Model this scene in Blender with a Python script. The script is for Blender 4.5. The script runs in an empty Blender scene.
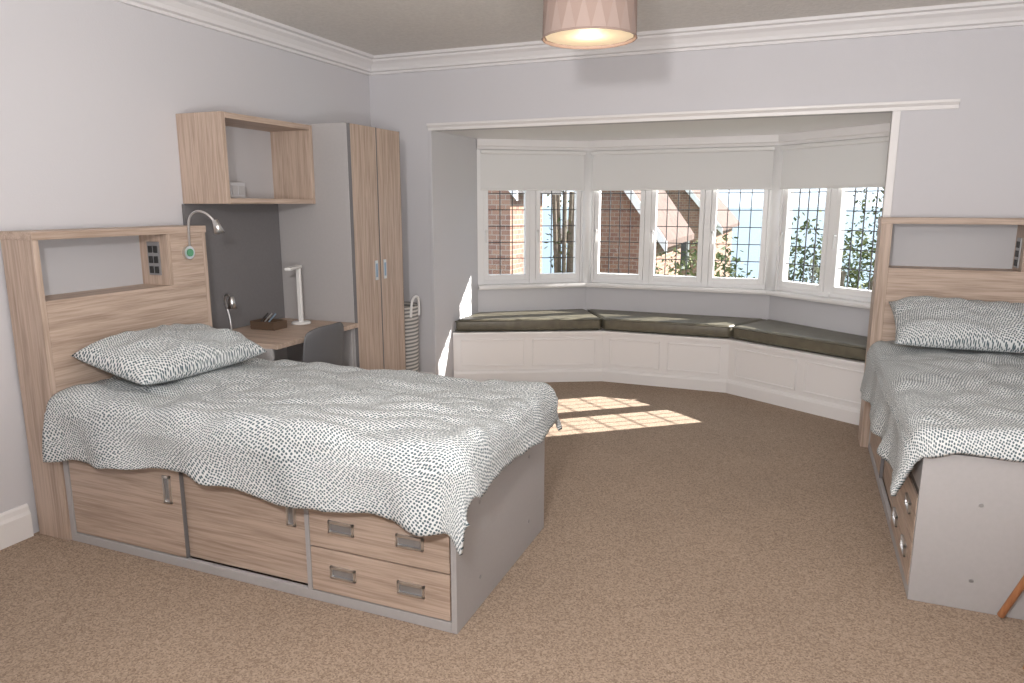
import bpy, bmesh, math, random
from mathutils import Vector, Matrix, noise
random.seed(4)
S=bpy.context.scene
C=S.collection
S.view_settings.view_transform='Standard'
S.view_settings.look='None'
S.view_settings.exposure=0.0

# ---------------------------------------------------------------- materials
def newmat(name):
    m=bpy.data.materials.new(name); m.use_nodes=True
    nt=m.node_tree; b=nt.nodes['Principled BSDF']
    return m,nt,b
def N(nt,t,**k):
    n=nt.nodes.new(t)
    for a,v in k.items(): setattr(n,a,v)
    return n
def plain(name,col,rough=.6,metal=0,bump=0,bscale=60,var=0.0,emit=None,es=0,trans=0):
    m,nt,b=newmat(name)
    b.inputs['Base Color'].default_value=(*col,1)
    b.inputs['Roughness'].default_value=rough
    b.inputs['Metallic'].default_value=metal
    if emit:
        b.inputs['Emission Color'].default_value=(*emit,1); b.inputs['Emission Strength'].default_value=es
    tc=N(nt,'ShaderNodeTexCoord')
    nz=N(nt,'ShaderNodeTexNoise'); nz.inputs['Scale'].default_value=bscale; nz.inputs['Detail'].default_value=3
    nt.links.new(tc.outputs['Object'],nz.inputs['Vector'])
    if var>0:
        r=N(nt,'ShaderNodeValToRGB')
        r.color_ramp.elements[0].position=.3; r.color_ramp.elements[1].position=.7
        r.color_ramp.elements[0].color=(*[c*(1-var) for c in col],1)
        r.color_ramp.elements[1].color=(*[min(1,c*(1+var)) for c in col],1)
        nt.links.new(nz.outputs['Fac'],r.inputs['Fac']); nt.links.new(r.outputs['Color'],b.inputs['Base Color'])
    if bump>0:
        bp=N(nt,'ShaderNodeBump'); bp.inputs['Strength'].default_value=bump; bp.inputs['Distance'].default_value=.01
        nt.links.new(nz.outputs['Fac'],bp.inputs['Height']); nt.links.new(bp.outputs['Normal'],b.inputs['Normal'])
    if trans>0:
        t=N(nt,'ShaderNodeBsdfTranslucent'); t.inputs['Color'].default_value=(*col,1)
        mx=N(nt,'ShaderNodeMixShader'); mx.inputs[0].default_value=trans
        o=nt.nodes['Material Output']
        nt.links.new(b.outputs[0],mx.inputs[1]); nt.links.new(t.outputs[0],mx.inputs[2]); nt.links.new(mx.outputs[0],o.inputs[0])
    return m
def wood(name,axis,c1=(.34,.25,.19),c2=(.55,.43,.35),sc=1.0):
    m,nt,b=newmat(name)
    tc=N(nt,'ShaderNodeTexCoord'); mp=N(nt,'ShaderNodeMapping')
    s=[34*sc]*3; s[axis]=1.6*sc
    mp.inputs['Scale'].default_value=s
    nt.links.new(tc.outputs['Object'],mp.inputs['Vector'])
    n1=N(nt,'ShaderNodeTexNoise'); n1.inputs['Scale'].default_value=1.0; n1.inputs['Detail'].default_value=6; n1.inputs['Roughness'].default_value=.65
    n1.inputs['Distortion'].default_value=.6
    nt.links.new(mp.outputs['Vector'],n1.inputs['Vector'])
    mp2=N(nt,'ShaderNodeMapping'); s2=[150*sc]*3; s2[axis]=5*sc; mp2.inputs['Scale'].default_value=s2
    nt.links.new(tc.outputs['Object'],mp2.inputs['Vector'])
    n2=N(nt,'ShaderNodeTexNoise'); n2.inputs['Scale'].default_value=1.0; n2.inputs['Detail'].default_value=2
    nt.links.new(mp2.outputs['Vector'],n2.inputs['Vector'])
    mx=N(nt,'ShaderNodeMath',operation='MULTIPLY_ADD'); mx.inputs[1].default_value=.35
    sub=N(nt,'ShaderNodeMath',operation='MULTIPLY'); sub.inputs[1].default_value=.65
    nt.links.new(n1.outputs['Fac'],sub.inputs[0]); nt.links.new(n2.outputs['Fac'],mx.inputs[0]); nt.links.new(sub.outputs[0],mx.inputs[2])
    r=N(nt,'ShaderNodeValToRGB'); r.color_ramp.elements[0].position=.36; r.color_ramp.elements[1].position=.58
    r.color_ramp.elements[0].color=(*c1,1); r.color_ramp.elements[1].color=(*c2,1)
    nt.links.new(mx.outputs[0],r.inputs['Fac']); nt.links.new(r.outputs['Color'],b.inputs['Base Color'])
    b.inputs['Roughness'].default_value=.5
    bp=N(nt,'ShaderNodeBump'); bp.inputs['Strength'].default_value=.15; bp.inputs['Distance'].default_value=.003
    nt.links.new(mx.outputs[0],bp.inputs['Height']); nt.links.new(bp.outputs['Normal'],b.inputs['Normal'])
    return m
def fabric():
    m,nt,b=newmat('dash_print_cotton')
    tc=N(nt,'ShaderNodeTexCoord')
    nz=N(nt,'ShaderNodeTexNoise'); nz.inputs['Scale'].default_value=3; nz.inputs['Detail'].default_value=0
    nt.links.new(tc.outputs['UV'],nz.inputs['Vector'])
    sb=N(nt,'ShaderNodeVectorMath',operation='SUBTRACT'); sb.inputs[1].default_value=(.5,.5,.5)
    nt.links.new(nz.outputs['Color'],sb.inputs[0])
    ml=N(nt,'ShaderNodeVectorMath',operation='SCALE'); ml.inputs['Scale'].default_value=.10
    nt.links.new(sb.outputs[0],ml.inputs[0])
    ad=N(nt,'ShaderNodeVectorMath',operation='ADD')
    nt.links.new(tc.outputs['UV'],ad.inputs[0]); nt.links.new(ml.outputs[0],ad.inputs[1])
    mp=N(nt,'ShaderNodeMapping'); mp.inputs['Scale'].default_value=(76,102,1); mp.inputs['Rotation'].default_value=(0,0,.5)
    nt.links.new(ad.outputs[0],mp.inputs['Vector'])
    v=N(nt,'ShaderNodeTexVoronoi'); v.voronoi_dimensions='2D'; v.inputs['Scale'].default_value=1; v.inputs['Randomness'].default_value=.33
    nt.links.new(mp.outputs[0],v.inputs['Vector'])
    r=N(nt,'ShaderNodeValToRGB'); r.color_ramp.elements[0].position=.32; r.color_ramp.elements[1].position=.38
    r.color_ramp.elements[0].color=(.07,.11,.13,1); r.color_ramp.elements[1].color=(.68,.70,.70,1)
    nt.links.new(v.outputs['Distance'],r.inputs['Fac']); nt.links.new(r.outputs['Color'],b.inputs['Base Color'])
    b.inputs['Roughness'].default_value=.9
    return m
def carpet():
    m,nt,b=newmat('carpet_loop_pile')
    tc=N(nt,'ShaderNodeTexCoord')
    v=N(nt,'ShaderNodeTexVoronoi'); v.inputs['Scale'].default_value=190
    n1=N(nt,'ShaderNodeTexNoise'); n1.inputs['Scale'].default_value=70; n1.inputs['Detail'].default_value=6; n1.inputs['Roughness'].default_value=.85
    n2=N(nt,'ShaderNodeTexNoise'); n2.inputs['Scale'].default_value=2.2; n2.inputs['Detail'].default_value=4
    for n in (v,n1,n2): nt.links.new(tc.outputs['Object'],n.inputs['Vector'])
    sp=N(nt,'ShaderNodeSeparateColor'); nt.links.new(v.outputs['Color'],sp.inputs[0])
    a1=N(nt,'ShaderNodeMath',operation='MULTIPLY'); a1.inputs[1].default_value=.5; nt.links.new(sp.outputs[0],a1.inputs[0])
    a2=N(nt,'ShaderNodeMath',operation='MULTIPLY_ADD'); a2.inputs[1].default_value=.5; nt.links.new(n1.outputs['Fac'],a2.inputs[0]); nt.links.new(a1.outputs[0],a2.inputs[2])
    r=N(nt,'ShaderNodeValToRGB'); r.color_ramp.elements[0].position=.2; r.color_ramp.elements[1].position=.8
    r.color_ramp.elements[0].color=(.205,.145,.102,1); r.color_ramp.elements[1].color=(.45,.345,.262,1)
    nt.links.new(a2.outputs[0],r.inputs['Fac'])
    r2=N(nt,'ShaderNodeValToRGB'); r2.color_ramp.elements[0].color=(.9,.9,.9,1); r2.color_ramp.elements[1].color=(1.1,1.1,1.1,1)
    nt.links.new(n2.outputs['Fac'],r2.inputs['Fac'])
    mx=N(nt,'ShaderNodeMix',data_type='RGBA',blend_type='MULTIPLY'); mx.inputs['Factor'].default_value=1
    nt.links.new(r.outputs['Color'],mx.inputs['A']); nt.links.new(r2.outputs['Color'],mx.inputs['B'])
    nt.links.new(mx.outputs['Result'],b.inputs['Base Color']); b.inputs['Roughness'].default_value=.95
    bp=N(nt,'ShaderNodeBump'); bp.inputs['Strength'].default_value=.25; bp.inputs['Distance'].default_value=.002; bp.invert=True
    nt.links.new(v.outputs['Distance'],bp.inputs['Height']); nt.links.new(bp.outputs['Normal'],b.inputs['Normal'])
    return m
def brick():
    m,nt,b=newmat('red_brick')
    tc=N(nt,'ShaderNodeTexCoord'); sp=N(nt,'ShaderNodeSeparateXYZ'); cb=N(nt,'ShaderNodeCombineXYZ')
    ad=N(nt,'ShaderNodeMath',operation='ADD')
    nt.links.new(tc.outputs['Object'],sp.inputs[0]); nt.links.new(sp.outputs['X'],ad.inputs[0]); nt.links.new(sp.outputs['Y'],ad.inputs[1])
    nt.links.new(ad.outputs[0],cb.inputs['X']); nt.links.new(sp.outputs['Z'],cb.inputs['Y'])
    t=N(nt,'ShaderNodeTexBrick'); t.inputs['Scale'].default_value=3.2
    t.inputs['Color1'].default_value=(.22,.11,.08,1); t.inputs['Color2'].default_value=(.32,.18,.12,1); t.inputs['Mortar'].default_value=(.34,.29,.25,1)
    nt.links.new(cb.outputs[0],t.inputs['Vector']); nt.links.new(t.outputs['Color'],b.inputs['Base Color'])
    b.inputs['Roughness'].default_value=.9
    return m
def stripes():
    m,nt,b=newmat('striped_woven')
    tc=N(nt,'ShaderNodeTexCoord'); w=N(nt,'ShaderNodeTexWave',wave_type='BANDS',bands_direction='Z')
    w.inputs['Scale'].default_value=11; w.inputs['Distortion'].default_value=.3
    nt.links.new(tc.outputs['Object'],w.inputs['Vector'])
    r=N(nt,'ShaderNodeValToRGB'); r.color_ramp.elements[0].position=.45; r.color_ramp.elements[1].position=.55
    r.color_ramp.elements[0].color=(.22,.22,.22,1); r.color_ramp.elements[1].color=(.62,.60,.57,1)
    nt.links.new(w.outputs['Fac'],r.inputs['Fac']); nt.links.new(r.outputs['Color'],b.inputs['Base Color']); b.inputs['Roughness'].default_value=.9
    return m
def glassmat():
    m=bpy.data.materials.new('window_glass'); m.use_nodes=True; nt=m.node_tree; nt.nodes.clear()
    o=N(nt,'ShaderNodeOutputMaterial'); t=N(nt,'ShaderNodeBsdfTransparent'); g=N(nt,'ShaderNodeBsdfGlossy'); g.inputs['Roughness'].default_value=.02
    mx=N(nt,'ShaderNodeMixShader'); mx.inputs[0].default_value=.04
    nt.links.new(t.outputs[0],mx.inputs[1]); nt.links.new(g.outputs[0],mx.inputs[2]); nt.links.new(mx.outputs[0],o.inputs[0])
    return m
M=dict(
 wall=plain('wall_paint_grey',(.635,.63,.655),.85,bump=.06,bscale=120),
 ceil=plain('ceiling_texture_paint',(.70,.68,.65),.9,bump=.6,bscale=45,var=.05),
 white=plain('white_gloss_paint',(.83,.815,.81),.4),
 cornice=plain('cornice_paint',(.77,.76,.765),.6),
 upvc=plain('white_window_frame',(.88,.88,.88),.35),
 grey=plain('grey_laminate',(.43,.415,.415),.5,var=.02),
 lgrey=plain('light_grey_laminate',(.50,.495,.51),.5),
 dgrey=plain('charcoal_board',(.17,.165,.17),.6,var=.03),
 chrome=plain('brushed_steel',(.72,.72,.72),.28,metal=1),
 steeld=plain('satin_nickel_handle',(.36,.36,.37),.35,metal=.6),
 black=plain('black_plastic',(.03,.03,.03),.5),
 lead=plain('lead_came',(.06,.06,.065),.6),
 wp=plain('white_plastic',(.8,.8,.79),.4),
 blind=plain('roller_blind_fabric',(.82,.825,.82),.8,bump=.05,bscale=300,trans=.05),
 olive=plain('olive_leather',(.135,.122,.088),.42,bump=.15,bscale=18,var=.15),
 mattress=plain('mattress_ticking',(.72,.66,.64),.9),
 chair=plain('grey_shell_plastic',(.10,.10,.105),.5),
 shadeA=plain('lampshade_taupe_light',(.32,.245,.215),.9), shadeB=plain('lampshade_taupe',(.285,.21,.18),.9),
 diff=plain('lamp_diffuser',(.5,.42,.32),.6,emit=(1,.80,.52),es=.40),
 wx=wood('oak_laminate_x',0), wy=wood('oak_laminate_y',1), wz=wood('oak_laminate_z',2),
 owood=wood('orange_beech',2,(.30,.12,.05),(.45,.2,.09)),
 fab=fabric(), carpet=carpet(), brick=brick(), stripe=stripes(), glass=glassmat(),
 grass=plain('lawn',(.06,.1,.03),.9,var=.3,bscale=2), sea=plain('sea_water',(.13,.185,.23),.9),
 roof=plain('roof_tile',(.13,.085,.07),.9,var=.3,bscale=6), darkroof=plain('slate',(.07,.065,.065),.9,var=.3,bscale=5),
 leafA=plain('leaf_green',(.06,.09,.025),.8), leafB=plain('leaf_light',(.18,.20,.08),.8), bark=plain('bark',(.16,.13,.10),.9,var=.3,bscale=20),
 green=plain('green_led_ring',(.10,.25,.15),.4,emit=(.1,.8,.3),es=.08),
 brown=plain('brown_card',(.11,.07,.045),.6), blue=plain('blue_steel',(.30,.42,.55),.3,metal=.6),
)
# ---------------------------------------------------------------- mesh helpers
def mesh_obj(name,verts,faces,mat,parent=None,smooth=False,bevel=0,seg=2,mats=None,fm=None):
    me=bpy.data.meshes.new(name); me.from_pydata([tuple(v) for v in verts],[],faces)
    bm=bmesh.new(); bm.from_mesh(me); bmesh.ops.recalc_face_normals(bm,faces=bm.faces); bm.to_mesh(me); bm.free()
    if mats:
        for mm in mats: me.materials.append(M[mm])
        for i,p in enumerate(me.polygons): p.material_index=fm[i]
    else: me.materials.append(M[mat])
    o=bpy.data.objects.new(name,me); C.objects.link(o)
    if smooth:
        for p in me.polygons: p.use_smooth=True
    if bevel>0:
        b=o.modifiers.new('bevel','BEVEL'); b.width=bevel; b.segments=seg; b.limit_method='ANGLE'
    if parent: o.parent=parent
    return o
BF=[(0,1,3,2),(4,6,7,5),(0,4,5,1),(2,3,7,6),(0,2,6,4),(1,5,7,3)]
def bverts(a,b):
    return [(x,y,z) for x in (a[0],b[0]) for y in (a[1],b[1]) for z in (a[2],b[2])]
def box(name,a,b,mat,parent=None,bevel=.002,**k):
    return mesh_obj(name,bverts(a,b),BF,mat,parent,bevel=bevel,**k)
def multibox(name,lst,mat,parent=None,bevel=0):
    V=[];F=[]
    for a,b in lst:
        n=len(V); V+=bverts(a,b); F+=[tuple(i+n for i in f) for f in BF]
    return mesh_obj(name,V,F,mat,parent,bevel=bevel)
def empty(name,loc=(0,0,0),rz=0):
    e=bpy.data.objects.new(name,None); C.objects.link(e); e.location=loc; e.rotation_euler=(0,0,rz); e.empty_display_size=.1
    return e
def tube(name,pts,r,mat,parent=None,res=8,cyclic=False,smooth_iter=0):
    cu=bpy.data.curves.new(name,'CURVE'); cu.dimensions='3D'; cu.bevel_depth=r; cu.bevel_resolution=3; cu.use_fill_caps=True
    sp=cu.splines.new('NURBS' if smooth_iter else 'POLY'); sp.points.add(len(pts)-1)
    for p,q in zip(sp.points,pts): p.co=(*q,1)
    if smooth_iter: sp.use_endpoint_u=True; sp.order_u=3; sp.resolution_u=8
    sp.use_cyclic_u=cyclic
    tmp=bpy.data.objects.new('tmp',cu); C.objects.link(tmp)
    dg=bpy.context.evaluated_depsgraph_get(); me=bpy.data.meshes.new_from_object(tmp.evaluated_get(dg)); me.name=name
    bpy.data.objects.remove(tmp)
    me.materials.clear(); me.materials.append(M[mat])
    o=bpy.data.objects.new(name,me); C.objects.link(o)
    for p in me.polygons: p.use_smooth=True
    if parent: o.parent=parent
    return o
def lathe(name,prof,mat,parent=None,n=32,c=(0,0),close=False,smooth=True):
    V=[];F=[]
    for r,z in prof:
        for i in range(n):
            a=2*math.pi*i/n; V.append((c[0]+r*math.cos(a),c[1]+r*math.sin(a),z))
    for j in range(len(prof)-1):
        for i in range(n):
            k=(i+1)%n; F.append((j*n+i,j*n+k,(j+1)*n+k,(j+1)*n+i))
    if close: F.append(tuple(range(n))); F.append(tuple((len(prof)-1)*n+i for i in range(n)))
    o=mesh_obj(name,V,F,mat,parent,smooth=smooth)
    return o
def disc_x(name,c,r,t,mat,parent):  # cylinder with axis x
    V=[];F=[];n=24
    for x in (c[0],c[0]+t):
        for i in range(n):
            a=2*math.pi*i/n; V.append((x,c[1]+r*math.cos(a),c[2]+r*math.sin(a)))
    for i in range(n): k=(i+1)%n; F.append((i,k,n+k,n+i))
    F.append(tuple(range(n))); F.append(tuple(range(n,2*n)))
    return mesh_obj(name,V,F,mat,parent,bevel=.001)
def polysweep(name,path,prof,mat,parent=None,closed=False,bevel=0):
    """path left->right seen from inside; profile (d toward room, z)"""
    P=[Vector(p) for p in path]; n=len(P); V=[];F=[];m=len(prof)
    def nrm(a,b):
        e=(b-a).normalized(); return Vector((e.y,-e.x))
    for i in range(n):
        if closed: n1=nrm(P[i-1],P[i]); n2=nrm(P[i],P[(i+1)%n])
        else:
            n1=nrm(P[i-1],P[i]) if i>0 else nrm(P[0],P[1]); n2=nrm(P[i],P[i+1]) if i<n-1 else n1
        b=(n1+n2); b=b/(b.length_squared/2) if b.length>1e-6 else n1
        for d,z in prof:
            q=P[i]+b*d; V.append((q.x,q.y,z))
    for i in range(n if closed else n-1):
        j=(i+1)%n
        for k in range(m):
            l=(k+1)%m; F.append((i*m+k,j*m+k,j*m+l,i*m+l))
    if not closed: F.append(tuple(range(m))); F.append(tuple((n-1)*m+k for k in range(m)))
    return mesh_obj(name,V,F,mat,parent,bevel=bevel)
def prism(name,poly,z0,z1,mat,parent=None,bevel=0,seg=2):
    n=len(poly); V=[(x,y,z0) for x,y in poly]+[(x,y,z1) for x,y in poly]
    F=[tuple(range(n)),tuple(range(n,2*n))]+[(i,(i+1)%n,n+(i+1)%n,n+i) for i in range(n)]
    return mesh_obj(name,V,F,mat,parent,bevel=bevel,seg=seg)
class Facet:
    def __init__(s,p0,p1):
        s.p0=Vector(p0); s.e=(Vector(p1)-s.p0); s.L=s.e.length; s.e.normalize(); s.n=Vector((s.e.y,-s.e.x))
    def P(s,t,d,z):
        q=s.p0+s.e*t+s.n*d; return (q.x,q.y,z)
    def boxes(s,name,lst,mat,parent=None,bevel=0):
        V=[];F=[]
        for t0,t1,d0,d1,z0,z1 in lst:
            n=len(V); V+=[s.P(t,d,z) for t in (t0,t1) for d in (d0,d1) for z in (z0,z1)]; F+=[tuple(i+n for i in f) for f in BF]
        return mesh_obj(name,V,F,mat,parent,bevel=bevel)

# ---------------------------------------------------------------- room
XL,XR,YF,YB,H=-3.205,2.5,-1.3,5.0,2.59
OL,OR,OZ=-2.67,.455,2.05
BR=.60   # right side wall of the bay
box('floor',(XL-.1,YF-.1,-.1),(XR+.1,6.6,0),'carpet',bevel=0)
box('ceiling',(XL-.1,YF-.1,H),(XR+.1,YB+.12,H+.1),'ceil',bevel=0)
box('wall_left',(XL-.1,YF-.1,0),(XL,YB+.12,H),'wall',bevel=0)
box('wall_right',(XR,YF-.1,0),(XR+.1,YB+.12,H),'wall',bevel=0)
box('wall_front',(XL,YF-.1,0),(XR,YF,H),'wall',bevel=0)
multibox('wall_back',[((XL,YB,0),(OL,YB+.12,H)),((OR,YB,0),(XR,YB+.12,H)),((OL,YB,OZ),(OR,YB+.12,H))],'wall')
W=[(OL,5.82),(-1.83,6.4),(-.22,6.4),(BR,5.72)]
multibox('wall_bay_sides',[((OL-.15,YB+.12,0),(OL,5.90,2.2)),((BR,YB+.12,0),(BR+.15,5.80,2.2))],'wall')
polysweep('wall_bay_lower',W,[(0,0),(-.16,0),(-.16,.75),(0,.75)],'wall')
polysweep('wall_bay_header',W,[(0,1.97),(-.16,1.97),(-.16,2.2),(0,2.2)],'wall')
prism('ceiling_bay',[(OL-.1,YB+.12),(BR+.1,YB+.12),(BR+.1,5.80),(-.16,6.5),(-1.86,6.5),(OL-.1,5.88)],OZ,OZ+.12,'white')
# cornice
z=H
prof=[(0,z-.115),(.022,z-.115),(.026,z-.10),(.05,z-.095),(.055,z-.075),(.075,z-.05),(.10,z-.035),(.105,z-.022),(.135,z-.018),(.14,z-.0),(0,z)]
polysweep('trim_cornice',[(XL,YF),(XL,YB),(XR,YB),(XR,YF)],prof,'cornice',closed=True)
sk=[(0,0),(.022,0),(.022,.11),(.016,.125),(.012,.145),(.006,.155),(0,.155)]
polysweep('baseboard_left',[(XL,YF),(XL,2.02)],sk,'white')
polysweep('baseboard_back',[(XL,YB),(OL,YB)],sk,'white')
polysweep('baseboard_right',[(1.5,YB),(XR,YB),(XR,YF)],sk,'white')
# lintel trim and jamb trims
polysweep('trim_1',[(OL-.02,YB),(.79,YB)],[(0,OZ-.005),(.018,OZ-.005),(.022,OZ+.015),(.04,OZ+.03),(.04,OZ+.045),(0,OZ+.045)],'white')
box('trim_2',(OR-.006,YB-.015,.0),(OR+.04,YB,OZ-.005),'white',bevel=.004)
box('trim_3',(OL-.025,YB-.01,.0),(OL+.004,YB,OZ-.005),'wall',bevel=.004)
polysweep('trim_4',W,[(0,1.965),(.02,1.965),(.025,1.985),(.035,1.995),(.035,2.05),(0,2.05)],'white')
# sill
polysweep('trim_window_sill',W,[(-.14,.75),(.07,.75),(.075,.765),(.07,.785),(-.14,.785)],'white')

# ---------------------------------------------------------------- windows
def window(idx,p0,p1,n):
    f=Facet(p0,p1); e=empty('window_%d'%idx); L=f.L; z0,z1=.785,1.965; d0,d1=-.11,-.03
    fr=.04; post=.055
    lst=[(0,fr+.02,d0,d1+.03,z0,z1),(L-fr-.02,L,d0,d1+.03,z0,z1),(fr,L-fr,d0,d1,z0,z0+.04),(fr,L-fr,d0,d1,z1-.04,z1)]
    a=fr+.02; b=L-a; w=(b-a-post*(n-1))/n
    cas=[];gl=[];ld=[]
    for i in range(n):
        s=a+i*(w+post)
        if i<n-1: lst.append((s+w,s+w+post,d0,d1+.01,z0,z1))
        t=.042; c0,c1=-.085,-.015
        cas+= [(s+.002,s+t,c0,c1,z0+.035,z1-.035),(s+w-t,s+w-.002,c0,c1,z0+.035,z1-.035),(s+t,s+w-t,c0,c1,z0+.035,z0+.085),(s+t,s+w-t,c0,c1,z1-.085,z1-.035)]
        ga,gb,gz0,gz1=s+t,s+w-t,z0+.085,z1-.085
        gl.append((ga,gb,-.052,-.048,gz0,gz1))
        nc=max(3,round((gb-ga)/.10)); nr=7
        for k in range(1,nc):
            x=ga+(gb-ga)*k/nc; ld.append((x-.0035,x+.0035,-.054,-.046,gz0,gz1))
        for k in range(1,nr):
            zz=gz0+(gz1-gz0)*k/nr; ld.append((ga,gb,-.0535,-.0465,zz-.0035,zz+.0035))
        f.boxes('handle_%d'%(i+1),[(s+.012,s+.03,c1,c1+.03,1.25,1.27),(s+.012,s+.026,c1+.018,c1+.03,1.16,1.27)],'wp',e,.003)
    f.boxes('frame',lst,'upvc',e,.004); f.boxes('casements',cas,'upvc',e,.004)
    f.boxes('glass',gl,'glass',e); f.boxes('leading',ld,'lead',e)
    # blind
    r=empty('roller_blind' if idx==1 else 'roller_blind.%03d'%(idx-1))
    f.boxes('fabric',[(.03,L-.03,.012,.015,1.63,1.94)],'blind',r)
    f.boxes('bottom_bar',[(.03,L-.03,.007,.02,1.615,1.635)],'wp',r,.003)
    f.boxes('roller',[(.03,L-.03,.002,.035,1.925,1.962)],'wp',r,.01)
window(1,W[0],W[1],2); window(2,W[1],W[2],3); window(3,W[2],W[3],2)
# bay corner posts
for i,(x,y) in enumerate(W[1:3]):
    lathe('trim_post_%d'%(i+1),[(.045,.785),(.045,1.965)],'upvc',None,n=12,c=(x,y-.005),close=True)

# ---------------------------------------------------------------- window seat
SF=[(OL+.005,5.30),(-1.52,5.86),(-.48,5.86),(BR-.005,5.22)]
seat=empty('window_seat')
prism('carcass',SF+[(BR-.005,5.71),(-.22,6.39),(-1.83,6.39),(OL+.005,5.81)],0,.43,'white',seat)
polysweep('seat_lip',SF,[(0,.40),(.022,.405),(.025,.43),(.022,.437),(-.03,.437),(-.03,.40)],'white',seat)
polysweep('plinth',SF,[(0,0),(.022,0),(.022,.085),(.015,.10),(.008,.105),(0,.11)],'white',seat)
for i in range(3):
    f=Facet(SF[i],SF[i+1]); n=2; L=f.L; lst=[]
    w=(L-.06*(n+1))/n
    for k in range(n):
        s=.06+k*(w+.06); a,b,c,d=s,s+w,.14,.375; q=.014
        lst+=[(a,b,0,.010,c,c+q),(a,b,0,.010,d-q,d),(a,a+q,0,.010,c,d),(b-q,b,0,.010,c,d)]
    f.boxes('panel_moulding_%d'%i,lst,'white',seat,.003)
def inset(poly,d):
    n=len(poly); P=[Vector(p) for p in poly]; out=[]
    for i in range(n):
        a,b,c=P[i-1],P[i],P[(i+1)%n]
        n1=(b-a).normalized(); n2=(c-b).normalized(); n1=Vector((n1.y,-n1.x)); n2=Vector((n2.y,-n2.x))
        m=n1+n2; m=m/(m.length_squared/2); out.append(tuple(b+m*d))
    return out
polys=[[SF[0],(OL+.005,5.81),(-1.83,6.39),SF[1]],[SF[1],(-1.83,6.39),(-.22,6.39),SF[2]],[SF[2],(-.22,6.39),(BR-.005,5.71),SF[3]]]
for i,p in enumerate(polys):
    e=empty('seat_cushion' if i==0 else 'seat_cushion.%03d'%i)
    q=inset(p,.012)
    o=prism('pad',q,.439,.545,'olive',e,bevel=.028,seg=4)
    for pl in o.data.polygons: pl.use_smooth=True
    for zz in (.455,.53):
        q2=inset(p,.013); tube('piping',[(x,y,zz) for x,y in q2],.005,'olive',e,cyclic=True)

# ---------------------------------------------------------------- bed
def cloth_z(a,b,seed):
    return noise.noise(Vector((a*2.6,b*3.2,seed)))*.026+noise.noise(Vector((a*7,b*6,seed+5)))*.014+abs(noise.noise(Vector((a*5+b*4,b*9-a*3,seed+9))))*.022
def duvet(parent,seed,x0,xe,y0,y1,top,front,far,foot):
    r=.08; na,nb=150,110; V=[];F=[];UV=[]
    A0,A1=x0,xe+foot; B0,B1=y0-front,y1+far
    for i in range(na+1):
        a=A0+(A1-A0)*i/na
        for j in range(nb+1):
            b=B0+(B1-B0)*j/nb
            fr=1+ .12*noise.noise(Vector((a*1.7,seed,0)))
            dx=max(0,a-xe); dy=0; sy=0
            if b<y0: dy=(y0-b)*fr; sy=-1
            elif b>y1: dy=b-y1; sy=1
            d=math.hypot(dx,dy)
            px=min(a,xe); py=min(max(b,y0),y1)
            zz=top+cloth_z(a,b,seed)+.012*math.sin(math.pi*min(1,max(0,(b-y0)/(y1-y0))))
            if d>1e-6:
                ux,uy=dx/d,sy*dy/d
                if d<r*math.pi/2: out=r*math.sin(d/r); dr=r*(1-math.cos(d/r))
                else:
                    l=d-r*math.pi/2; s=a if dy>dx else b
                    fold=math.sin(s*13+3*noise.noise(Vector((s*2,seed,3))))*.026*min(1,l/.2)+noise.noise(Vector((a*5,b*5,seed)))*.022*min(1,l/.1)
                    out=r+.008+l*.10+max(-.012*min(1,l/.05),fold); dr=r+l*.985
                px+=ux*out; py+=uy*out; zz-=dr
            V.append((px,py,zz)); UV.append((a,b))
    for i in range(na):
        for j in range(nb):
            k=i*(nb+1)+j; F.append((k,k+nb+1,k+nb+2,k+1))
    me=bpy.data.meshes.new('duvet'); me.from_pydata(V,[],F); uv=me.uv_layers.new(name='UVMap')
    for l in me.loops: uv.data[l.index].uv=UV[l.vertex_index]
    me.materials.append(M['fab']); me.update()
    for p in me.polygons: p.use_smooth=True
    o=bpy.data.objects.new('duvet',me); C.objects.link(o); o.parent=parent
    m=o.modifiers.new('solid','SOLIDIFY'); m.thickness=.022; m.offset=-1
    return o
def pillow(parent,loc,rot,L=.74,Wd=.44,T=.19,seed=0):
    V=[];F=[];UV=[];n=48
    def prf(u,v):
        return max(0,(1-abs(u)**2.8))**.5*max(0,(1-abs(v)**2.8))**.5
    for side in (1,-1):
        for i in range(n+1):
            for j in range(n+1):
                u=-1+2*i/n; v=-1+2*j/n
                pu=1-.05*(1-abs(v)**2)*abs(u)**4; pv=1-.07*(1-abs(u)**2)*abs(v)**4
                x=v*Wd/2*pv*(1); y=u*L/2*pu
                h=prf(u,v)*T/2
                w=(noise.noise(Vector((u*2.2,v*2.2,seed+side)))*.022+abs(noise.noise(Vector((u*5,v*3,seed+2*side))))*.018)*min(1,h*25)
                V.append((x,y,side*h*(1 if side>0 else .7)+ (w if side>0 else 0))); UV.append((x+side,y+seed))
    for s in range(2):
        o=s*(n+1)**2
        for i in range(n):
            for j in range(n):
                k=o+i*(n+1)+j; q=(k,k+1,k+n+2,k+n+1); F.append(q if s==0 else q[::-1])
    me=bpy.data.meshes.new('pillow'); me.from_pydata(V,[],F); uv=me.uv_layers.new(name='UVMap')
    for l in me.loops: uv.data[l.index].uv=UV[l.vertex_index]
    bm=bmesh.new(); bm.from_mesh(me); bmesh.ops.remove_doubles(bm,verts=bm.verts,dist=.0005); bmesh.ops.recalc_face_normals(bm,faces=bm.faces); bm.to_mesh(me); bm.free()
    me.materials.append(M['fab'])
    for p in me.polygons: p.use_smooth=True
    o=bpy.data.objects.new('pillow',me); C.objects.link(o); o.parent=parent; o.location=loc; o.rotation_euler=rot
    return o
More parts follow.
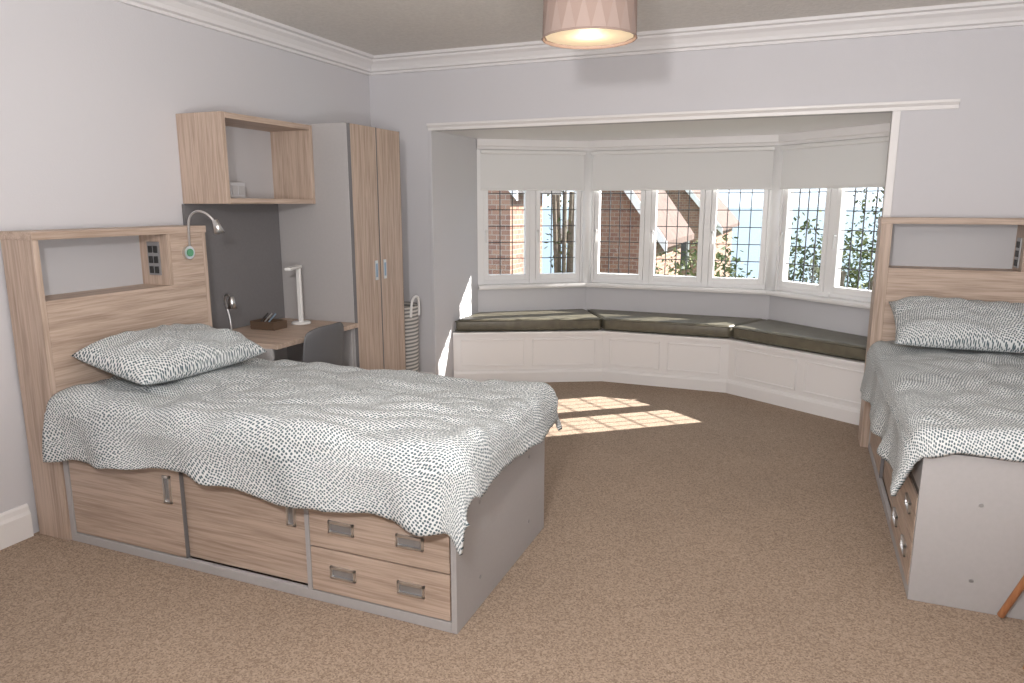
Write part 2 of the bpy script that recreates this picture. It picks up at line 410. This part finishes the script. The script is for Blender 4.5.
def bed(name,loc,rz,seed,Lt=2.15,HZ=1.385,pill=(.26,.435,.80),prot=(0,.20,-.02),hside=.01,foot=.22,xo=-.02):
    e=empty(name,loc,rz); Wd=.925; hb=.205; T=.022
    z0,z1=HZ-.295,HZ-.04; ry=.68
    g=.004
    # headboard storage unit
    box('headboard_side_near',(g,-hside,0),(hb,.016,HZ-.03),'wz',e)
    box('headboard_side_far',(g,Wd-.016,0),(hb,Wd+.01,HZ-.03),'wz',e)
    box('headboard_top',(g,-hside-.004,HZ-.035),(hb+.004,Wd+.014,HZ),'wy',e)
    box('headboard_shelf',(g,.016,z0-.02),(hb,Wd-.016,z0),'wy',e)
    box('headboard_divider',(g,ry,z0),(hb-.001,ry+.02,HZ-.035),'wz',e)
    box('headboard_block_front',(hb-.02,ry+.02,z0),(hb,Wd-.016,HZ-.035),'wy',e)
    box('headboard_front',(hb-.02,.016,.3),(hb,Wd-.016,z0-.02),'wy',e)
    box('headboard_back',(g,.016,z0),(g+.008,ry,HZ-.035),'lgrey',e,0)
    # socket inside shelf end
    multibox('socket_plate',[((.07,ry-.008,1.14),(.15,ry,1.31))],'steeld',e,.002)
    multibox('socket_modules',[((.08,ry-.012,1.15+k*.052),(.105,ry-.007,1.185+k*.052)) for k in range(3)]+[((.115,ry-.012,1.15+k*.052),(.14,ry-.007,1.185+k*.052)) for k in range(3)],'black',e,.001)
    # base carcass
    box('base_top',(hb,.02,.47),(Lt-T,Wd-.01,.49),'grey',e)
    box('base_foot_panel',(Lt-T,0,0),(Lt,Wd,.60),'grey',e)
    box('base_head_panel',(hb+.001,0,0),(hb+.03,Wd,.50),'grey',e)
    box('base_back',(hb+.03,Wd-.02,0),(Lt-T,Wd,.60),'grey',e)
    box('base_plinth',(hb+.03,.0,0),(Lt-T,.02,.04),'grey',e)
    box('base_rail',(hb+.03,.0,.44),(Lt-T,.02,.60),'grey',e)
    box('base_inner_back',(hb+.03,.45,.04),(Lt-T,.46,.47),'dgrey',e)
    xs=Lt-.64
    box('base_divider',(xs,.0,.04),(xs+.02,.44,.44),'grey',e)
    xm=(hb+.03+xs)/2
    box('sliding_door_1',(hb+.033,.004,.045),(xm+.02,.018,.44),'wx',e)
    box('sliding_door_2',(xm+.0,.022,.045),(xs-.002,.036,.44),'wx',e)
    box('door_edge',(xm+.018,.003,.045),(xm+.023,.019,.44),'dgrey',e,0)
    def pull(nm,x,zc,w,h,y):
        multibox(nm,[((x-w/2,y-.010,zc-h/2),(x-w/2+.008,y,zc+h/2)),((x+w/2-.008,y-.010,zc-h/2),(x+w/2,y,zc+h/2)),
                     ((x-w/2,y-.010,zc+h/2-.010),(x+w/2,y,zc+h/2)),((x-w/2,y-.010,zc-h/2),(x+w/2,y,zc-h/2+.008))],'chrome',e,.001)
        box(nm+'_cup',(x-w/2+.004,y-.003,zc-h/2+.004),(x+w/2-.004,y+.001,zc+h/2-.004),'steeld',e,0)
    pull('door_pull_1',xm-.05,.34,.04,.12,.004); pull('door_pull_2',xs-.075,.34,.04,.12,.022)
    dz=[(.046,.222),(.228,.405)]
    for k,(a,b) in enumerate(dz):
        box('drawer_%d'%(k+1),(xs+.024,-.002,a),(Lt-T-.004,.016,b),'wx',e,.002)
        pull('drawer_pull_%d_1'%(k+1),xs+.17,(a+b)/2+.005,.11,.048,-.002)
        pull('drawer_pull_%d_2'%(k+1),xs+.46,(a+b)/2+.005,.11,.048,-.002)
    box('base_gap',(xs+.02,.005,.408),(Lt-T,.015,.44),'black',e,0)
    # screw caps on foot panel
    for k,(y,zz) in enumerate([(.2,.42),(.2,.12),(.72,.42),(.72,.12)]):
        disc_x('screw_cap_%d'%k,(Lt,y,zz),.008,.002,'steeld',e)
    # mattress
    box('mattress',(hb+.005,.03,.49),(Lt-T-.01,Wd-.025,.655),'mattress',e,.04,seg=4)
    # bed reading lamp
    yb=ry+.12
    disc_x('reading_lamp_base',(hb,yb,1.25),.034,.02,'chrome',e)
    disc_x('reading_lamp_switch',(hb+.02,yb,1.25),.02,.006,'green',e)
    tube('reading_lamp_neck',[(hb+.012,yb+.01,1.28),(hb+.02,yb,1.36),(hb+.035,yb,1.44),(hb+.08,yb+.02,1.47),(hb+.13,yb+.05,1.44),(hb+.15,yb+.06,1.40)],.006,'chrome',e,smooth_iter=1)
    o=lathe('reading_lamp_head',[(.004,.03),(.014,.028),(.018,0),(.026,-.04),(.022,-.04),(.010,-.005)],'chrome',e,n=20)
    o.location=(hb+.155,yb+.062,1.39); o.rotation_euler=(0,-.35,0)
    duvet(e,seed,hb+.012,Lt+xo,.03,Wd-.03,.695,.32,.17,foot)
    pillow(e,(hb+pill[0],pill[1],pill[2]),prot,seed=seed)
    return e
bed('single_bed',(XL+.02,2.055,0),0,1.3)
bed('single_bed.001',(.475,YB,0),-math.pi/2,7.7,Lt=2.09,HZ=1.42,pill=(.25,.40,.84),prot=(0,.42,.02),hside=.045,foot=.13,xo=-.05)

# ---------------------------------------------------------------- wall cabinet
wc=empty('wall_cabinet',(XL,3.07,0)); D=.315; Wc=.77
box('side_near',(.002,0,1.5),(D,.03,1.98),'wz',wc); box('side_far',(.002,Wc-.03,1.5),(D,Wc-.002,1.98),'wz',wc)
box('top',(.002,.03,1.95),(D,Wc-.03,1.98),'wy',wc); box('bottom',(.002,.03,1.5),(D,Wc-.03,1.53),'wy',wc)
box('back',(.002,.03,1.53),(.012,Wc-.03,1.95),'lgrey',wc,0)
bx=empty('socket_box',(XL+.12,3.26,1.532))
box('body',(0,0,0),(.05,.12,.09),'lgrey',bx,.006); box('display_1',(.05,.01,.02),(.053,.055,.07),'grey',bx,.001); box('display_2',(.05,.065,.02),(.053,.11,.07),'grey',bx,.001)
# ---------------------------------------------------------------- desk
dk=empty('desk',(XL,3.06,0))
box('backboard',(.002,0.0,.75),(.02,.775,1.498),'dgrey',dk,0)
box('top',(.002,0,.72),(.60,.775,.748),'wx',dk); box('side_near',(.01,.0,0),(.56,.022,.72),'grey',dk)
box('side_far',(.01,.753,0),(.56,.775,.72),'grey',dk); box('modesty_panel',(.02,.022,.35),(.04,.753,.72),'grey',dk)
# ---------------------------------------------------------------- wardrobe
wd=empty('wardrobe',(XL,3.842,0)); Ww=.60;D=.565
box('side_near',(.002,0,0),(D,.02,1.99),'grey',wd); box('side_far',(.002,Ww-.02,0),(D,Ww,1.99),'grey',wd)
box('top',(.002,.02,1.97),(D-.001,Ww-.02,1.99),'grey',wd); box('back',(.002,.02,.0),(.012,Ww-.02,1.97),'grey',wd); box('plinth',(.002,.02,0),(D-.03,Ww-.02,.08),'dgrey',wd)
for k in range(2):
    y0=.004+k*(Ww/2-.002); y1=y0+Ww/2-.006
    box('door_%d'%(k+1),(D+.001,y0+.003,.08),(D+.021,y1-.003,1.985),'wz',wd,.001)
    multibox('door_edging_%d'%(k+1),[((D,y0,.08),(D+.022,y0+.003,1.987)),((D,y1-.003,.08),(D+.022,y1,1.987))],'dgrey',wd)
    yc=(y1-.05) if k==0 else (y0+.05)
    box('handle_plate_%d'%(k+1),(D+.021,yc-.018,1.0),(D+.026,yc+.018,1.13),'chrome',wd,.004)
    box('handle_cup_%d'%(k+1),(D+.0255,yc-.010,1.02),(D+.0275,yc+.010,1.11),'blue',wd,.002)
# ---------------------------------------------------------------- desk lamp
dl=empty('desk_lamp',(-2.93,3.68,.749))
lathe('base',[(.001,0),(.06,0),(.062,.006),(.055,.014),(.001,.016)],'wp',dl)
box('column',(-.014,-.010,.01),(.014,.010,.36),'wp',dl,.004)
h=box('head',(-.020,-.20,-.009),(.020,.02,.009),'wp',dl,.006); h.location=(0,0,.363); h.rotation_euler=(0,0,-.15+.5)
# small gooseneck lamp
gl=empty('gooseneck_lamp',(-3.03,3.18,.749))
lathe('base',[(.001,0),(.05,0),(.05,.012),(.001,.018)],'chrome',gl)
tube('neck',[(0,0,.01),(0,0,.08),(-.02,.0,.16),(-.02,-.02,.23),(.02,-.03,.25),(.04,-.03,.22)],.005,'chrome',gl,smooth_iter=1)
o=lathe('head',[(.004,.03),(.014,.028),(.018,0),(.026,-.04),(.022,-.04),(.010,-.005)],'chrome',gl,n=20); o.location=(.045,-.03,.205)
# tray of stationery
ty=empty('stationery_box',(-3.0,3.46,.749))
box('base',(-.09,-.06,0),(.09,.06,.01),'brown',ty)
multibox('walls',[((-.09,-.06,.01),(-.082,.06,.05)),((.082,-.06,.01),(.09,.06,.05)),((-.082,-.06,.01),(.082,-.052,.05)),((-.082,.052,.01),(.082,.06,.05))],'brown',ty)
for k in range(3): tube('pen_%d'%k,[(-.05+.03*k,-.045,.02),(-.04+.03*k,.045,.085)],.005,['black','chrome','blue'][k],ty)
# ---------------------------------------------------------------- desk chair
ch=empty('desk_chair',(-2.62,3.27,0))
V=[];F=[];n=16;prof=[(-.20,.445),(-.17,.46),(-.05,.452),(.08,.448),(.15,.462),(.19,.50),(.205,.58),(.215,.68),(.225,.78),(.23,.845)]
for i,(x,zz) in enumerate(prof):
    w=.2-(.02 if i in(0,len(prof)-1) else 0)
    for j in range(n+1):
        t=-1+2*j/n; cz=.02*t*t if i<5 else 0; cx=-.05*t*t*(1 if i>=5 else 0)
        V.append((x+cx,t*w*.95,zz+cz-(.03*abs(t)**4 if i==len(prof)-1 else 0)))
for i in range(len(prof)-1):
    for j in range(n): k=i*(n+1)+j; F.append((k,k+1,k+n+2,k+n+1))
o=mesh_obj('shell',V,F,'chair',ch,smooth=True); m=o.modifiers.new('s','SOLIDIFY'); m.thickness=.012; m2=o.modifiers.new('ss','SUBSURF'); m2.levels=1; m2.render_levels=1
for sx in (-1,1):
    for sy in (-1,1): tube('leg_%d%d'%(sx,sy),[(sx*.12,sy*.12,.44),(sx*.17,sy*.165,.01)],.010,'chrome',ch)
tube('seat_frame',[(-.12,-.12,.435),(.12,-.12,.435),(.12,.12,.435),(-.12,.12,.435)],.009,'chrome',ch,cyclic=True)
# ---------------------------------------------------------------- laundry basket
lb=empty('laundry_basket',(-2.86,4.72,0))
lathe('body',[(.001,.0),(.14,.0),(.155,.02),(.165,.3),(.17,.55),(.172,.73),(.176,.74),(.165,.74),(.16,.5),(.14,.03),(.001,.03)],'stripe',lb,n=40)
tube('handle_1',[(.06,-.165,.66),(.06,-.17,.76),(.03,-.175,.81),(-.03,-.175,.81),(-.06,-.17,.76),(-.06,-.165,.66)],.010,'wp',lb,smooth_iter=1)
tube('handle_2',[(.165,.06,.66),(.17,.06,.76),(.175,.03,.81),(.175,-.03,.81),(.17,-.06,.76),(.165,-.06,.66)],.010,'wp',lb,smooth_iter=1)
# ---------------------------------------------------------------- pendant
pl=empty('pendant_lamp',(-.90,3.12,0)); R=.2; zb,zt=2.19,2.44; n=20
V=[];F=[];fm=[]
rows=[zt,(zt+zb)/2,zb]
for r_,zz in enumerate(rows):
    for i in range(n):
        a=2*math.pi*(i+(.5 if r_==1 else 0))/n; rr=R*(1.0 if r_!=1 else .99); V.append((rr*math.cos(a),rr*math.sin(a),zz))
for i in range(n):
    k=(i+1)%n
    F+=[(i,k,n+i),(k,n+k,n+i),(n+i,n+k,2*n+k),(n+i,2*n+k,2*n+i)]; fm+=[0,1,1,0]
o=mesh_obj('shade',V,F,None,pl,mats=['shadeA','shadeB'],fm=fm); m=o.modifiers.new('s','SOLIDIFY'); m.thickness=.003
tube('rim_bottom',[(R*math.cos(2*math.pi*i/n),R*math.sin(2*math.pi*i/n),zb) for i in range(n)],.004,'shadeB',pl,cyclic=True)
lathe('diffuser',[(.001,zb+.008),(R*.95,zb+.008),(R*.95,zb+.016),(.001,zb+.016)],'diff',pl,n=14,smooth=False)
tube('cord',[(0,0,zb+.1),(0,0,H)],.004,'wp',pl)
lathe('ceiling_rose',[(.001,H-.04),(.03,H-.035),(.05,H-.005),(.05,H)],'wp',pl)
lathe('bulb',[(.001,zb+.04),(.02,zb+.05),(.03,zb+.08),(.015,zb+.13),(.015,zb+.17),(.001,zb+.17)],'wp',pl)
for k in range(3):
    a=2*math.pi*k/3; tube('spoke_%d'%k,[(0,0,zt-.03),(R*.97*math.cos(a),R*.97*math.sin(a),zt-.005)],.002,'chrome',pl)
# ---------------------------------------------------------------- stool
st=empty('wooden_stool',(.945,2.72,0))
lathe('seat',[(.001,.44),(.10,.44),(.11,.45),(.11,.465),(.10,.475),(.001,.475)],'owood',st)
for k in range(4):
    a=math.pi/4+math.pi/2*k; c,s=math.cos(a),math.sin(a)
    tube('leg_%d'%k,[(c*.08,s*.08,.445),(c*.24,s*.24,.013)],.012,'owood',st)
tube('stretcher_1',[(.12,.12,.2),(-.12,-.12,.2)],.008,'owood',st); tube('stretcher_2',[(-.12,.12,.22),(.12,-.12,.22)],.008,'owood',st)

# ---------------------------------------------------------------- outside
box('ground_lawn',(-60,6.8,-3.2),(60,34,-3.0),'grass',bevel=0)
box('sea_surface',(-3000,60,-26),(3000,6000,-25),'sea',bevel=0)  # open sea beyond the lawn, not ground
def house(name,x0,x1,y0,y1,ze,zr,mat,rmat,axis='y',wins=[]):
    e=empty(name)
    xm=(x0+x1)/2
    V=[(x0,y0,-3),(x1,y0,-3),(x1,y0,ze),(xm,y0,zr),(x0,y0,ze)]; V+=[(a,y1,c) for a,b,c in V]
    F=[(0,1,2,3,4),(5,6,7,8,9),(0,1,6,5),(1,2,7,6),(0,4,9,5),(2,3,8,7),(3,4,9,8)]
    mesh_obj('walls',V,F,mat,e)
    s=(zr-ze)/(xm-x0); o=.25
    for k,sg in enumerate((-1,1)):
        xe=xm+sg*(xm-x0+o); zz=ze-s*o
        V=[(xm,y0-.3,zr+.03),(xe,y0-.3,zz+.03),(xe,y1+.3,zz+.03),(xm,y1+.3,zr+.03)]; V+=[(a,b,c+.12) for a,b,c in V]
        mesh_obj('roof_%d'%k,V,[(0,1,2,3),(4,5,6,7),(0,1,5,4),(1,2,6,5),(2,3,7,6),(3,0,4,7)],rmat,e)
        V=[(xm,y0-.36,zr-.08),(xe,y0-.36,zz-.08),(xe,y0-.36,zz+.14),(xm,y0-.36,zr+.14)]; V+=[(a,b+.05,c) for a,b,c in V]
        mesh_obj('bargeboard_%d'%k,V,[(0,1,2,3),(4,5,6,7),(0,1,5,4),(1,2,6,5),(2,3,7,6),(3,0,4,7)],'white',e)
    for i,(a,b,c,d) in enumerate(wins):
        multibox('window_frame_%d'%i,[((a,y0-.05,c),(b,y0+.02,c+.08)),((a,y0-.05,d-.08),(b,y0+.02,d)),((a,y0-.05,c),(a+.08,y0+.02,d)),((b-.08,y0-.05,c),(b,y0+.02,d)),(((a+b)/2-.04,y0-.05,c),((a+b)/2+.04,y0+.02,d))],'white',e)
        box('window_pane_%d'%i,(a,y0-.02,c),(b,y0+.01,d),'darkroof',e,0)
house('brick_cottage',-4.35,-2.60,14,17,1.0,2.2,'brick','roof')
house('brick_cottage.001',-5.4,-2.6,24,30,.9,2.5,'brick','roof',wins=[(-4.2,-3.4,-.6,.5)])
house('brick_cottage.002',-9.0,-4.25,10.5,12,1.9,4.5,'brick','darkroof')
def shrub(name,c,r,nl,seed,ls=.09):
    random.seed(seed); e=empty(name); V=[];F=[];fm=[]
    for i in range(nl):
        while True:
            p=Vector((random.uniform(-1,1),random.uniform(-1,1),random.uniform(-1,1)))
            if .3<p.length<1: break
        p=Vector((p.x*r[0],p.y*r[1],p.z*r[2]))*(1+.25*noise.noise(p*2+Vector((seed,0,0))))
        a=Vector((random.uniform(-1,1),random.uniform(-1,1),random.uniform(-1,1))).normalized(); b=a.cross(Vector((.3,.5,.8))).normalized(); s=ls*random.uniform(.6,1.3)
        k=len(V); q=p+Vector(c); V+=[q-a*s,q-b*s*.5,q+a*s,q+b*s*.5]; F.append((k,k+1,k+2,k+3)); fm.append(random.randint(0,1))
    mesh_obj('foliage',V,F,None,e,mats=['leafA','leafB'],fm=fm)
    for k in range(5):
        a=k*1.257; tube('stem_%d'%k,[(c[0],c[1],-3),(c[0]+.1*math.cos(a),c[1]+.1*math.sin(a),c[2]-r[2]*.6),(c[0]+r[0]*.6*math.cos(a),c[1]+r[1]*.6*math.sin(a),c[2]+r[2]*.6)],.04,'bark',e,smooth_iter=1)
shrub('garden_shrub',(-1.3,11,-.80),(1.2,1,1.8),6000,1,.05)
shrub('garden_shrub.001',(.4,13,-.75),(1.3,1,2.0),7000,2,.05)
shrub('garden_shrub.002',(2.2,12,-.6),(1.3,.9,1.9),6000,3,.05)
shrub('flowering_tree',(2.2,15,.7),(1.5,1.0,2.0),3200,5,.05)
shrub('slender_birch',(-4.1,12.8,.4),(.35,.35,2.2),350,7,.05)

# ---------------------------------------------------------------- lights
w=bpy.data.worlds.new('sky'); S.world=w; w.use_nodes=True
bg=w.node_tree.nodes['Background']; bg.inputs[0].default_value=(.78,.89,1,1); bg.inputs[1].default_value=2.0
def light(name,t,loc,energy,col=(1,1,1),**k):
    l=bpy.data.lights.new(name,t); l.energy=energy; l.color=col
    for a,v in k.items(): setattr(l,a,v)
    o=bpy.data.objects.new(name,l); C.objects.link(o); o.location=loc; return o
sd=Vector((-.79,-.62,-.635)).normalized()
s=light('sun','SUN',(5,10,8),19.0,(1,.96,.90),angle=.009); s.rotation_euler=sd.to_track_quat('-Z','Y').to_euler()
f=light('camera_flash','AREA',(-.38,-.10,1.97),52,(1,.965,.955),size=.16)
f.rotation_euler=(Vector((-1.0,4.4,1.2))-Vector((-.38,-.1,1.97))).to_track_quat('-Z','Y').to_euler()
b=light('bounce_fill','AREA',(0,.5,1.3),100,(1,.965,.95),size=1.0)  # added fill light, bounced off the ceiling for ambient; no real lamp here
b.rotation_euler=Vector((-.1,.6,1)).to_track_quat('-Z','Y').to_euler()
light('pendant_bulb','POINT',(-.90,3.12,zb-.03),2,(1,.75,.5),shadow_soft_size=.05)

cam=bpy.data.cameras.new('camera'); co=bpy.data.objects.new('camera',cam); C.objects.link(co); S.camera=co
co.location=(0,0,1.5); co.rotation_euler=(math.radians(90-10.9),0,math.radians(21.9)); cam.lens=715/1024*36; cam.sensor_width=36; cam.clip_end=8000
